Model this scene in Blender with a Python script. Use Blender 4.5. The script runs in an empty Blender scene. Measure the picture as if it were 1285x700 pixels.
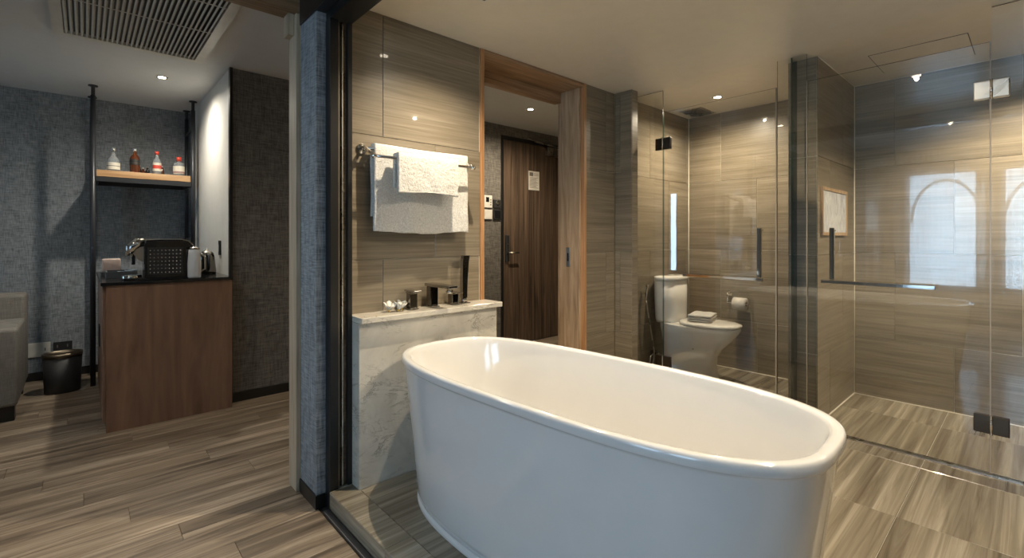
import bpy, bmesh, math, random
from mathutils import Vector, Matrix, noise as mnoise

random.seed(7)
C = bpy.context.scene.collection
SC = bpy.context.scene
PI = math.pi

# ------------------------------------------------------------------ camera
cam_data = bpy.data.cameras.new('camera')
cam_data.sensor_fit = 'HORIZONTAL'
cam_data.sensor_width = 36.0
cam_data.lens = 36.0 * 594.5 / 1285.0
cam_data.shift_x = 0.0
cam_data.shift_y = -(350 - 298) / 1285.0
cam_data.clip_start = 0.02
cam = bpy.data.objects.new('camera', cam_data)
C.objects.link(cam)
EYE = 1.144
ANG = math.radians(47.88)
cam.location = (0, 0, EYE)
cam.rotation_euler = (PI / 2, 0, ANG - PI / 2)
SC.camera = cam

# ------------------------------------------------------------------ world, exposure
SC.view_settings.view_transform = 'Standard'
SC.view_settings.look = 'None'
SC.view_settings.gamma = 1.0
SC.view_settings.exposure = 0.75
SC.view_settings.use_curve_mapping = False
world = bpy.data.worlds.new('world')
SC.world = world
world.use_nodes = True
wn = world.node_tree.nodes
bg = wn['Background']
bg.inputs[0].default_value = (0.50, 0.74, 1.0, 1)
bg.inputs[1].default_value = 9.5

WARM = (1.0, 0.85, 0.64)
DL_POWER = 62.0      # a bathroom downlight

# ------------------------------------------------------------------ room numbers
BC = 2.255           # bathroom ceiling
HC = 2.41            # bedroom and hall ceiling
FZ = -0.088          # bedroom floor
TW = 2.184           # wall behind the bath taps
SX = 0.82            # step edge
GX = 3.24            # shower and toilet glass
BX = 4.208           # far wall of shower and toilet
PY = 0.897           # partition face towards the shower
RY = -1.10           # right wall of the bathroom
WX = -2.50           # window wall of the bedroom
BY = 5.78            # far wall behind the minibar

# ------------------------------------------------------------------ geometry helpers
class G:
    def __init__(self):
        self.v = []; self.f = []; self.s = []
    def add(self, vs, fs, smooth=False):
        n = len(self.v)
        self.v += [tuple(p) for p in vs]
        for f in fs:
            self.f.append(tuple(i + n for i in f)); self.s.append(smooth)
        return self
    def box(self, x0, x1, y0, y1, z0, z1, bev=0.0, seg=2, smooth=False):
        x0, x1 = min(x0, x1), max(x0, x1); y0, y1 = min(y0, y1), max(y0, y1); z0, z1 = min(z0, z1), max(z0, z1)
        if bev > 0:
            bm = bmesh.new()
            bmesh.ops.create_cube(bm, size=1.0)
            for v in bm.verts:
                v.co = Vector(((x0 + x1) / 2 + v.co.x * (x1 - x0), (y0 + y1) / 2 + v.co.y * (y1 - y0), (z0 + z1) / 2 + v.co.z * (z1 - z0)))
            b = min(bev, (x1 - x0) * .49, (y1 - y0) * .49, (z1 - z0) * .49)
            bmesh.ops.bevel(bm, geom=bm.edges[:], offset=b, segments=seg, profile=0.5, affect='EDGES')
            bm.verts.index_update()
            self.add([v.co.copy() for v in bm.verts], [[v.index for v in f.verts] for f in bm.faces], smooth)
            bm.free()
            return self
        vs = [(x0, y0, z0), (x1, y0, z0), (x1, y1, z0), (x0, y1, z0), (x0, y0, z1), (x1, y0, z1), (x1, y1, z1), (x0, y1, z1)]
        return self.add(vs, [(0, 3, 2, 1), (4, 5, 6, 7), (0, 1, 5, 4), (1, 2, 6, 5), (2, 3, 7, 6), (3, 0, 4, 7)])
    def rings(self, rings, cap0=True, cap1=True, closed=True, smooth=True):
        n = len(rings[0]); vs = []; fs = []
        for r in rings: vs += [tuple(p) for p in r]
        for i in range(len(rings) - 1):
            for j in range(n if closed else n - 1):
                k = (j + 1) % n
                fs.append((i * n + j, i * n + k, (i + 1) * n + k, (i + 1) * n + j))
        self.add(vs, fs, smooth)
        m = len(self.v) - len(vs)
        if cap0: self.f.append(tuple(m + j for j in reversed(range(n)))); self.s.append(False)
        if cap1: self.f.append(tuple(m + (len(rings) - 1) * n + j for j in range(n))); self.s.append(False)
        return self
    def tube(self, pts, r, n=12, cap=True):
        pts = [Vector(p) for p in pts]; rr = r if isinstance(r, (list, tuple)) else [r] * len(pts)
        rings = []; up = None
        for i, p in enumerate(pts):
            if i == 0: d = pts[1] - p
            elif i == len(pts) - 1: d = p - pts[i - 1]
            else: d = (pts[i + 1] - p).normalized() + (p - pts[i - 1]).normalized()
            d.normalize()
            if up is None:
                up = Vector((0, 0, 1)) if abs(d.z) < .9 else Vector((1, 0, 0))
            a = d.cross(up).normalized(); b = a.cross(d).normalized(); up = b
            rings.append([p + (a * math.cos(2 * PI * k / n) + b * math.sin(2 * PI * k / n)) * rr[i] for k in range(n)])
        return self.rings(rings, cap, cap)
    def lathe(self, prof, c=(0, 0, 0), n=24, sx=1, sy=1, cap0=True, cap1=True):
        return self.rings([[(c[0] + r * sx * math.cos(2 * PI * k / n), c[1] + r * sy * math.sin(2 * PI * k / n), c[2] + z) for k in range(n)] for r, z in prof], cap0, cap1)
    def bar(self, p, q, w, h, up=(0, 0, 1)):
        p = Vector(p); q = Vector(q); d = (q - p).normalized(); u = Vector(up)
        a = d.cross(u).normalized() * w / 2; b = a.cross(d).normalized() * h / 2
        return self.rings([[c - a - b, c + a - b, c + a + b, c - a + b] for c in (p, q)], smooth=False)
    def mesh(self, name, mat):
        me = bpy.data.meshes.new(name)
        me.from_pydata(self.v, [], self.f)
        me.polygons.foreach_set('use_smooth', self.s)
        mats = mat if isinstance(mat, (list, tuple)) else [mat]
        for m in mats: me.materials.append(m)
        bm = bmesh.new(); bm.from_mesh(me)
        bmesh.ops.recalc_face_normals(bm, faces=bm.faces[:])
        bm.to_mesh(me); bm.free()
        me.update()
        return me
    def build(self, name, mat, parent=None, loc=(0, 0, 0), rot=(0, 0, 0)):
        o = bpy.data.objects.new(name, self.mesh(name, mat))
        o.location = loc; o.rotation_euler = rot
        if parent is not None: o.parent = parent
        C.objects.link(o)
        return o

def tag(o, label=None, cat=None, group=None, kind=None):
    if label: o['label'] = label
    if cat: o['category'] = cat
    if group: o['group'] = group
    if kind: o['kind'] = kind
    return o
def thing(name, label, cat, loc=(0, 0, 0), rz=0.0, group=None, kind=None):
    o = bpy.data.objects.new(name, None)
    o.empty_display_size = 0.05
    o.location = loc; o.rotation_euler = (0, 0, rz)
    C.objects.link(o)
    return tag(o, label, cat, group, kind)
def copy_tree(o, parent=None):
    c = o.copy(); C.objects.link(c); c.parent = parent
    for ch in list(o.children): copy_tree(ch, c)
    return c
def selli(n, a, b, e=2.0, cx=0.0, cy=0.0, th=0.0):
    out = []
    for k in range(n):
        t = 2 * PI * k / n; c, s = math.cos(t), math.sin(t)
        x = a * math.copysign(abs(c) ** (2 / e), c); y = b * math.copysign(abs(s) ** (2 / e), s)
        out.append((cx + x * math.cos(th) - y * math.sin(th), cy + x * math.sin(th) + y * math.cos(th)))
    return out

# ------------------------------------------------------------------ material helpers
class NT:
    def __init__(self, name):
        self.m = bpy.data.materials.new(name); self.m.use_nodes = True
        self.t = self.m.node_tree; self.n = self.t.nodes; self.l = self.t.links
        self.b = self.n['Principled BSDF']
    def node(self, ty, **kw):
        x = self.n.new(ty)
        for k, v in kw.items():
            if k in x.inputs: x.inputs[k].default_value = v
            else: setattr(x, k, v)
        return x
    def link(self, a, b): self.l.new(a, b)
    def ramp(self, fac, stops, interp='LINEAR'):
        r = self.n.new('ShaderNodeValToRGB'); r.color_ramp.interpolation = interp
        e = r.color_ramp.elements
        while len(e) < len(stops): e.new(0.5)
        for i, (p, c) in enumerate(stops):
            e[i].position = p; e[i].color = (c[0], c[1], c[2], 1) if not isinstance(c, (int, float)) else (c, c, c, 1)
        self.link(fac, r.inputs[0]); return r.outputs[0]
    def coords(self, scale=(1, 1, 1), rnd=0.0, rot=(0, 0, 0)):
        tc = self.n.new('ShaderNodeTexCoord'); out = tc.outputs['Object']
        if rnd:
            oi = self.n.new('ShaderNodeObjectInfo')
            w = self.node('ShaderNodeTexWhiteNoise', noise_dimensions='1D')
            self.link(oi.outputs['Random'], w.inputs['W'])
            sc = self.node('ShaderNodeVectorMath', operation='SCALE'); sc.inputs['Scale'].default_value = rnd
            self.link(w.outputs['Color'], sc.inputs[0])
            ad = self.node('ShaderNodeVectorMath', operation='ADD')
            self.link(out, ad.inputs[0]); self.link(sc.outputs[0], ad.inputs[1]); out = ad.outputs[0]
        mp = self.n.new('ShaderNodeMapping'); mp.inputs['Scale'].default_value = scale; mp.inputs['Rotation'].default_value = rot
        self.link(out, mp.inputs['Vector']); return mp.outputs[0]
    def noise(self, vec, scale=5, detail=4, rough=.55, dist=0.0):
        x = self.n.new('ShaderNodeTexNoise'); x.inputs['Scale'].default_value = scale; x.inputs['Detail'].default_value = detail
        x.inputs['Roughness'].default_value = rough; x.inputs['Distortion'].default_value = dist
        self.link(vec, x.inputs['Vector']); return x.outputs['Fac']
    def math(self, op, a, b=None, clamp=False):
        x = self.n.new('ShaderNodeMath'); x.operation = op; x.use_clamp = clamp
        for i, v in enumerate((a, b)):
            if v is None: continue
            if isinstance(v, (int, float)): x.inputs[i].default_value = v
            else: self.link(v, x.inputs[i])
        return x.outputs[0]
    def mix(self, fac, a, b, blend='MIX'):
        x = self.n.new('ShaderNodeMix'); x.data_type = 'RGBA'; x.blend_type = blend
        for i, v in ((0, fac), (6, a), (7, b)):
            if isinstance(v, (int, float)): x.inputs[i].default_value = v
            elif isinstance(v, (tuple, list)): x.inputs[i].default_value = (v[0], v[1], v[2], 1)
            else: self.link(v, x.inputs[i])
        return x.outputs[2]
    def bump(self, h, strength=.3, dist=.002):
        x = self.n.new('ShaderNodeBump'); x.inputs['Strength'].default_value = strength; x.inputs['Distance'].default_value = dist
        self.link(h, x.inputs['Height']); self.link(x.outputs[0], self.b.inputs['Normal'])
    def col(self, c):
        if isinstance(c, (tuple, list)): self.b.inputs['Base Color'].default_value = (c[0], c[1], c[2], 1)
        else: self.link(c, self.b.inputs['Base Color'])
        return self
    def set(self, **kw):
        for k, v in kw.items():
            k = k.replace('_', ' ')
            if isinstance(v, (int, float, tuple)): self.b.inputs[k].default_value = v
            else: self.link(v, self.b.inputs[k])
        return self

def plain(name, c, rough=.5, metal=0.0, var=.06, scale=12, **kw):
    t = NT(name)
    f = t.noise(t.coords(), scale, 3)
    lo = tuple(x * (1 - var) for x in c); hi = tuple(min(1, x * (1 + var)) for x in c)
    t.col(t.ramp(f, [(.3, lo), (.7, hi)])).set(Roughness=rough, Metallic=metal, **kw)
    return t.m

def streak_tile(name, c0, c1, c2, rough=.16, along=1.6, across=42, rnd=30.0, tone=.16, coat=.5, dist=.6):
    # fine layered streaks running along the tile's local x
    t = NT(name)
    v = t.coords((along, across, across), rnd)
    a = t.noise(v, 1.0, 6, .62, dist)
    v2 = t.coords((along * .5, across * .25, across * .25), rnd)
    b = t.noise(v2, 1.0, 3, .5, .3)
    m = t.math('ADD', t.math('MULTIPLY', a, .62), t.math('MULTIPLY', b, .38))
    c = t.ramp(m, [(.34, c0), (.5, c1), (.66, c2)])
    oi = t.n.new('ShaderNodeObjectInfo')
    k = t.math('ADD', t.math('MULTIPLY', oi.outputs['Random'], tone), 1 - tone / 2)
    mul = t.n.new('ShaderNodeVectorMath'); mul.operation = 'SCALE'
    t.link(c, mul.inputs[0]); t.link(k, mul.inputs['Scale'])
    t.link(mul.outputs[0], t.b.inputs['Base Color'])
    t.set(Roughness=rough, Coat_Weight=coat, Coat_Roughness=.03)
    t.bump(m, .10, .0015)
    return t.m

def wood(name, c0, c1, c2, rough=.4, along=1.2, across=26, axis='x', rnd=0.0, dist=1.2):
    t = NT(name)
    s = {'x': (along, across, across), 'y': (across, along, across), 'z': (across, across, along)}[axis]
    v = t.coords(s, rnd)
    a = t.noise(v, 1.0, 6, .6, dist)
    v2 = t.coords(tuple(q * 3.1 for q in s), rnd)
    b = t.noise(v2, 1.0, 3, .6)
    m = t.math('ADD', t.math('MULTIPLY', a, .75), t.math('MULTIPLY', b, .25))
    t.col(t.ramp(m, [(.36, c0), (.5, c1), (.64, c2)])).set(Roughness=rough)
    t.bump(m, .15, .001)
    return t.m

def weave(name, c0, c1, axis='y', s=230.0):
    # woven wall covering: irregular threads both ways
    t = NT(name)
    hz = t.coords((14, 14, s))
    vt = t.coords((s, s, 14))
    a = t.noise(hz, 1.0, 3, .6, .2); b = t.noise(vt, 1.0, 3, .6, .2)
    big = t.noise(t.coords((20, 20, 20)), 1.0, 3, .5)
    m = t.math('ADD', t.math('ADD', t.math('MULTIPLY', a, .42), t.math('MULTIPLY', b, .42)), t.math('MULTIPLY', big, .16))
    t.col(t.ramp(m, [(.38, c0), (.62, c1)])).set(Roughness=.85)
    t.bump(m, .6, .003)
    return t.m

def metal(name, c, rough=.12):
    t = NT(name); f = t.noise(t.coords(), 8, 2)
    t.col(c).set(Metallic=1.0, Roughness=t.ramp(f, [(.3, rough * .8), (.7, rough * 1.2)])); return t.m

def emit(name, c, s):
    t = NT(name); t.col((0, 0, 0)); t.b.inputs['Emission Color'].default_value = (*c, 1); t.b.inputs['Emission Strength'].default_value = s
    return t.m

def glass_mat(name, tint=(.985, .99, .98), ior=1.5, boost=1.0):
    # clear pane: fresnel reflection over straight-through transmission
    m = bpy.data.materials.new(name); m.use_nodes = True; n = m.node_tree.nodes; l = m.node_tree.links; n.clear()
    o = n.new('ShaderNodeOutputMaterial'); mx = n.new('ShaderNodeMixShader'); tr = n.new('ShaderNodeBsdfTransparent'); gl = n.new('ShaderNodeBsdfGlossy')
    fr = n.new('ShaderNodeFresnel'); fr.inputs['IOR'].default_value = ior
    ml = n.new('ShaderNodeMath'); ml.operation = 'MULTIPLY'; ml.inputs[1].default_value = boost; ml.use_clamp = True
    tr.inputs[0].default_value = (*tint, 1); gl.inputs['Roughness'].default_value = 0.0
    l.new(fr.outputs[0], ml.inputs[0]); l.new(ml.outputs[0], mx.inputs[0]); l.new(tr.outputs[0], mx.inputs[1]); l.new(gl.outputs[0], mx.inputs[2]); l.new(mx.outputs[0], o.inputs[0])
    return m

M = {}
M['tile'] = streak_tile('wall tile', (.145, .116, .077), (.215, .178, .125), (.29, .247, .185), rough=.34, along=2.2, across=85, dist=.35)
M['grout'] = plain('grout', (.62, .57, .46), .8)
M['silicone'] = plain('pale silicone', (.72, .67, .56), .5)
M['floor_tile'] = streak_tile('bath floor tile', (.095, .075, .05), (.235, .20, .145), (.43, .385, .30), rough=.25, along=.7, across=24, tone=.22, coat=.2, dist=.8)
M['plank'] = streak_tile('bedroom plank', (.062, .044, .029), (.21, .16, .112), (.42, .34, .255), rough=.40, along=1.3, across=24, tone=.38, coat=0.0, dist=1.5)
M['joint'] = plain('floor joint', (.03, .025, .02), .8)
M['ceil_bath'] = plain('bathroom ceiling paint', (.76, .70, .59), .26, var=.02)
M['ceil_bed'] = plain('bedroom ceiling paint', (.62, .62, .61), .55, var=.02)
M['white_wall'] = plain('white wall paint', (.62, .60, .55), .5, var=.03)
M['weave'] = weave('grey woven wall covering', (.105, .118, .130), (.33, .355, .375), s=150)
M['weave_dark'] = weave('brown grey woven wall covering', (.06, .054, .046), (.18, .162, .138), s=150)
M['black'] = plain('black lacquer', (.012, .012, .012), .3)
M['black_metal'] = plain('black powder coated steel', (.020, .022, .026), .38)
M['black_gloss'] = plain('black gloss plastic', (.010, .010, .011), .12)
M['black_matt'] = plain('black matt plastic', (.02, .02, .021), .5)
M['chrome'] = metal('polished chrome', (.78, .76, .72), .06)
M['steel'] = metal('brushed steel', (.55, .52, .46), .28)
M['brass'] = metal('aged brass strip', (.22, .18, .13), .4)
M['dark_metal'] = metal('dark brushed hinge metal', (.085, .07, .055), .35)
M['bronze'] = metal('dull bronze', (.20, .165, .12), .4)
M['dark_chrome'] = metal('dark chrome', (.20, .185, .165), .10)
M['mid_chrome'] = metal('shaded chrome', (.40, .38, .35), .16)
M['ceramic'] = plain('glazed white ceramic', (.80, .77, .70), .12, var=.01, Coat_Weight=.6, Coat_Roughness=.03)
M['acrylic'] = plain('glossy white acrylic', (.70, .69, .67), .10, var=.01, Coat_Weight=.7, Coat_Roughness=.03)
M['glass'] = glass_mat('clear glass', boost=1.25)
M['glass_edge'] = plain('green glass edge', (.02, .06, .04), .15)
M['seal'] = plain('grey translucent seal strip', (.30, .27, .22), .25)
M['wood_frame'] = wood('warm oak frame', (.20, .115, .056), (.34, .21, .115), (.48, .32, .19), .38, axis='x')
M['wood_frame_v'] = wood('warm oak jamb', (.22, .135, .072), (.38, .26, .155), (.52, .38, .245), .38, axis='z', across=16)
M['wood_lip'] = wood('orange oak edging', (.34, .17, .07), (.45, .24, .11), (.52, .30, .15), .4, axis='z')
M['wood_hall'] = wood('pale oak jamb', (.32, .25, .16), (.45, .36, .25), (.55, .45, .33), .45, axis='z')
M['wood_head'] = wood('oak head', (.13, .075, .035), (.22, .135, .07), (.30, .20, .11), .45, axis='x')
M['door_wood'] = wood('dark walnut door', (.034, .021, .013), (.085, .055, .035), (.15, .10, .066), .6, axis='z', across=22, along=.8)
M['cabinet'] = wood('red brown veneer', (.15, .082, .050), (.21, .118, .074), (.26, .155, .10), .42, axis='z', across=9, along=.9)
M['shelf_wood'] = wood('amber oak shelf', (.30, .16, .07), (.42, .25, .12), (.50, .32, .17), .45, axis='x')
M['fabric'] = weave('taupe upholstery', (.14, .13, .115), (.25, .235, .21), s=300)
M['plastic_white'] = plain('white plastic', (.62, .60, .54), .35)
M['paper'] = plain('white paper', (.66, .62, .55), .6)
M['ink'] = plain('grey ink', (.17, .15, .13), .7)

def marble():
    t = NT('cream marble')
    v = t.coords((1, 1, 1), rot=(0, .6, .3))
    n1 = t.noise(v, 3.0, 8, .6, 1.4)
    st = t.coords((2.5, 2.5, 7.0), rot=(0, .75, 0))
    n2 = t.noise(st, 1.6, 9, .7, 1.0)
    base = t.ramp(n1, [(.3, (.50, .46, .39)), (.6, (.66, .62, .53))])
    d = t.math('ABSOLUTE', t.math('SUBTRACT', n2, .5))
    vein = t.ramp(d, [(0, 0.85), (.022, 0.0)])
    patch = t.ramp(t.noise(v, 6.0, 5, .6), [(.44, 0.0), (.60, 1.0)])
    f = t.math('MULTIPLY', vein, patch)
    t.col(t.mix(f, base, (.19, .17, .14))).set(Roughness=.2, Coat_Weight=.3, Coat_Roughness=.08)
    return t.m
M['marble'] = marble()

def terry():
    t = NT('white terry towel')
    n = t.noise(t.coords(), 130, 3, .7)
    n2 = t.noise(t.coords(), 60, 3, .6)
    h = t.math('ADD', t.math('MULTIPLY', n, .7), t.math('MULTIPLY', n2, .3))
    t.col(t.ramp(n, [(.3, (.46, .445, .41)), (.7, (.74, .72, .67))])).set(Roughness=.95)
    t.b.inputs['Sheen Weight'].default_value = .3
    t.bump(h, 1.0, .006)
    return t.m
M['terry'] = terry()

def sheer():
    m = bpy.data.materials.new('sheer curtain'); m.use_nodes = True; n = m.node_tree.nodes; l = m.node_tree.links; n.clear()
    o = n.new('ShaderNodeOutputMaterial'); mx = n.new('ShaderNodeMixShader'); mx2 = n.new('ShaderNodeMixShader')
    tr = n.new('ShaderNodeBsdfTransparent'); df = n.new('ShaderNodeBsdfDiffuse'); tl = n.new('ShaderNodeBsdfTranslucent')
    df.inputs[0].default_value = (.8, .8, .8, 1); tl.inputs[0].default_value = (.85, .87, .9, 1)
    mx.inputs[0].default_value = .65; mx2.inputs[0].default_value = .38
    l.new(df.outputs[0], mx.inputs[1]); l.new(tl.outputs[0], mx.inputs[2]); l.new(mx.outputs[0], mx2.inputs[1]); l.new(tr.outputs[0], mx2.inputs[2]); l.new(mx2.outputs[0], o.inputs[0])
    return m
M['sheer'] = sheer()
M['lens'] = emit('lit downlight lens', (1.0, .86, .66), 14.0)

# ------------------------------------------------------------------ tiled and planked surfaces
MESH = {}
def tile_mesh(w, h, t, mat, name='tile'):
    # a tile lying in its local x-y plane, top at z = 0, with eased edges
    key = (round(w, 3), round(h, 3), t, mat.name)
    if key in MESH: return MESH[key]
    e = .0012; g = G()
    r = []
    for (i, z) in ((0, -t), (0, -e), (e, 0)):
        r.append([(i, i, z), (w - i, i, z), (w - i, h - i, z), (i, h - i, z)])
    g.rings(r, True, True, smooth=False)
    me = g.mesh(name, mat); MESH[key] = me
    return me
def put(name, me, mtx, parent):
    o = bpy.data.objects.new(name, me); o.parent = parent; o.matrix_local = mtx
    C.objects.link(o); return o
def rows(parent, mtx, rects, rowh, length, z0, offs, t, mat, gap=.0025, name='tile', start=0.0, extra=None):
    """lay pieces on rects (u0,u1,v0,v1); rows of height rowh start at v = z0, row k is shifted by offs(k)"""
    for (u0, u1, v0, v1) in rects:
        k = math.floor((v0 - z0) / rowh + 1e-6)
        while z0 + k * rowh < v1 - 1e-4:
            a0 = max(v0, z0 + k * rowh); a1 = min(v1, z0 + (k + 1) * rowh)
            s = start + offs(k)
            j = math.floor((u0 - s) / length + 1e-6)
            while s + j * length < u1 - 1e-4:
                b0 = max(u0, s + j * length); b1 = min(u1, s + (j + 1) * length)
                if b1 - b0 > .012 and a1 - a0 > .012:
                    w, h = b1 - b0 - gap, a1 - a0 - gap
                    dz = 0.0
                    put(name, tile_mesh(w, h, t, mat, name), mtx @ Matrix.Translation((b0 + gap / 2, a0 + gap / 2, dz)), parent)
                j += 1
            k += 1
def plane_mtx(o, u, v):
    u = Vector(u); v = Vector(v); n = u.cross(v)
    m = Matrix((u, v, n)).transposed().to_4x4(); m.translation = Vector(o); return m
TS = 0.61
ZR = -0.185          # row joints at .425, 1.035, 1.645
T = .006
half = lambda ph: (lambda k: ph if k % 2 == 0 else ph + TS / 2)

# towel wall (faces -y): body behind tiles
def struct(name, label, cat='wall'):
    return thing(name, label, cat, (0, 0, 0), kind='structure')
wt = struct('wall_back', 'streaky brown tiled bathroom wall behind towels and bath taps')
G().box(.90, 1.722, TW + T - .0015, 2.376, FZ, HC).build('core', M['grout'], wt)
G().box(2.701, BX + .1, TW + T - .0015, 2.376, FZ, HC).build('core', M['grout'], wt)
G().box(1.722, 2.701, TW + T, 2.376, 2.256, HC).build('core', M['grout'], wt)
# u = +x, v = +z, normal -y
mt = plane_mtx((0, TW, 0), (1, 0, 0), (0, 0, 1))
rows(wt, mt, [(.93, 1.722, .0, BC), (2.701, 3.045, 0, BC), (3.125, BX, 0, BC)], TS, TS, ZR, lambda k: (1.107 - 2 * TS) + (0 if k % 2 == 1 else TS / 2), T, M['tile'])
# pier beside the doorway
pier = struct('wall_pier', 'shallow tiled pier between wooden doorway and toilet glass')
G().box(3.045 + T, 3.125, 2.03 + T, TW, 0, BC).build('core', M['grout'], pier)
mp = plane_mtx((3.045, 0, 0), (0, -1, 0), (0, 0, 1))
rows(pier, mp, [(-TW, -2.03, 0, BC)], TS, TS, ZR, half(0), T, M['tile'])
mp = plane_mtx((0, 2.03, 0), (1, 0, 0), (0, 0, 1))
rows(pier, mp, [(3.045 + T, 3.125, 0, BC)], TS, TS, ZR, half(3.0 - TS), T, M['tile'])
# far wall (faces -x), u = -y
wf = struct('wall_far', 'streaky brown tiled wall at the back of shower and toilet')
G().box(BX + T - .0015, BX + .12, RY, TW, 0, BC).build('core', M['grout'], wf)
mf = plane_mtx((BX, 0, 0), (0, -1, 0), (0, 0, 1))
rows(wf, mf, [(-TW, -1.06, 0, BC), (-PY, -RY, 0, BC)], TS, TS, ZR, lambda k: -.662 - 3 * TS + (0 if k % 2 == 1 else TS / 2 + .0), T, M['tile'])
g = G().tube([(BX - .001, PY - .001, 0), (BX - .001, PY - .001, BC)], .004, 6).tube([(BX - .001, TW - .001, 0), (BX - .001, TW - .001, BC)], .004, 6)
g.tube([(BX - .001, RY, .001), (BX - .001, PY, .001)], .005, 6).tube([(BX - .001, 1.06, .001), (BX - .001, TW, .001)], .005, 6)
g.tube([(BX - .001, RY, BC - .001), (BX - .001, PY, BC - .001)], .003, 6).tube([(3.34, PY - .001, .001), (BX, PY - .001, .001)], .005, 6).tube([(3.34, PY - .001, BC - .001), (BX, PY - .001, BC - .001)], .003, 6)
g.build('corner_joint', M['silicone'], wf)
# partition between shower and toilet
wp = struct('wall_partition', 'short tiled partition between toilet and shower cubicles')
G().box(3.333 + T - .0015, BX, PY + T - .0015, 1.06 - T + .0015, 0, BC).build('core', M['grout'], wp)
mq = plane_mtx((0, PY, 0), (1, 0, 0), (0, 0, 1))
rows(wp, mq, [(3.333, BX, 0, BC)], TS, TS, ZR, half(3.598 - TS), T, M['tile'])
mq = plane_mtx((0, 1.06, 0), (-1, 0, 0), (0, 0, 1))
rows(wp, mq, [(-BX, -3.333, 0, BC)], TS, TS, ZR, half(-BX), T, M['tile'])
mq = plane_mtx((3.333, 0, 0), (0, -1, 0), (0, 0, 1))
rows(wp, mq, [(-1.06 + T, -PY - T, 0, BC)], TS, TS, ZR, half(-1.06), T, M['tile'])
# right wall of the bathroom (faces +y), outside the frame
wr = struct('wall_right', 'tiled bathroom wall opposite the towel rail')
G().box(.83, BX + .12, RY - .12, RY - T + .0015, 0, BC).build('core', M['grout'], wr)
mr = plane_mtx((0, RY, 0), (-1, 0, 0), (0, 0, 1))
rows(wr, mr, [(-BX, -.93, 0, BC)], TS, TS, ZR, half(-BX), T, M['tile'])

# bathroom floor with step
fb = struct('floor_1', 'raised bathroom floor of streaky stone look tiles', 'floor')
G().box(SX + .008, BX + .12, RY - .12, TW + .19, FZ, -T + .001).build('slab', M['grout'], fb)
mfl = plane_mtx((0, 0, 0), (1, 0, 0), (0, 1, 0))
rows(fb, mfl, [(SX, .932, RY, 2.13)], TS, 1.0, .385 - 3 * TS, lambda k: 0, T, M['floor_tile'], start=SX)
rows(fb, mfl, [(.932, GX - .02, RY, 2.055)], TS, TS, .385 - 3 * TS, lambda k: 2.47 - 3 * TS, T, M['floor_tile'])
rows(fb, mfl, [(1.75, GX - .02, 2.055, TW)], TS, TS, .385 - 3 * TS, lambda k: 2.47 - 3 * TS, T, M['floor_tile'])
rows(fb, mfl, [(GX + .02, BX, RY, PY), (GX + .02, BX, 1.06, TW), ], TS, TS, .385 - 3 * TS, lambda k: 3.83 - 3 * TS, T, M['floor_tile'])
rows(fb, mfl, [(GX + .02, 3.333, PY, 1.06)], TS, TS, .385 - 3 * TS, lambda k: 3.83 - 3 * TS, T, M['floor_tile'])
# riser of the step (faces -x)
mri = plane_mtx((SX, 0, 0), (0, -1, 0), (0, 0, 1))
rows(fb, mri, [(-2.13, -RY, FZ + .012, -.001)], .2, TS, FZ, lambda k: -.385 - 3 * TS, T + .002, M['floor_tile'], name='riser_tile')
G().box(GX - .02, GX + .02, RY, TW, -T, .006, bev=.002).build('threshold_strip', M['steel'], fb)
G().box(SX - .030, SX - .001, RY, 2.13, FZ - .001, FZ + .014, bev=.004).build('step_trim', M['black_metal'], fb)

# bedroom and hall floor of planks
fl = struct('floor', 'grey brown wooden plank floor of bedroom and minibar hall', 'floor')
G().box(WX - .1, 5.2, -2.6, BY + .1, FZ - .1, FZ - T + .001).build('slab', M['joint'], fl)
mpl = plane_mtx((0, 0, FZ), (1, 0, 0), (0, 1, 0))
offp = lambda k: ((k * 0.437) % 1.0) * 1.2 + .09
rows(fl, mpl, [(-1.3, SX - .03, -.5, 2.376), (-1.3, 1.9, 2.376, BY)], .15, 1.2, 2.78 - .15 * 24, offp, T, M['plank'], gap=.0008, name='plank', start=-6.0)
rows(fl, mpl, [(1.9, 5.1, 2.376, 4.03)], .15, 2.4, 2.78 - .15 * 24, offp, T, M['plank'], gap=.0008, name='plank', start=-6.0)
g = G().box(WX, -1.301, -2.6, BY, FZ - T, FZ).box(-1.299, SX - .03, -2.6, -.501, FZ - T, FZ)
tag(g.build('plank_field', M['plank'], fl), kind='stuff')

# ceilings
def ceiling(name, label, x0, x1, y0, y1, z, mat):
    return tag(G().box(x0, x1, y0, y1, z, z + .1).build(name, mat), label, 'ceiling', kind='structure')
ceiling('ceiling_1', 'glossy warm beige ceiling over the bathroom', .926, BX + .12, RY - .12, TW + .06, BC, M['ceil_bath'])
ceiling('ceiling', 'pale grey ceiling over bedroom and minibar', WX - .1, 5.2, -2.6, BY + .1, HC, M['ceil_bed'])

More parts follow.
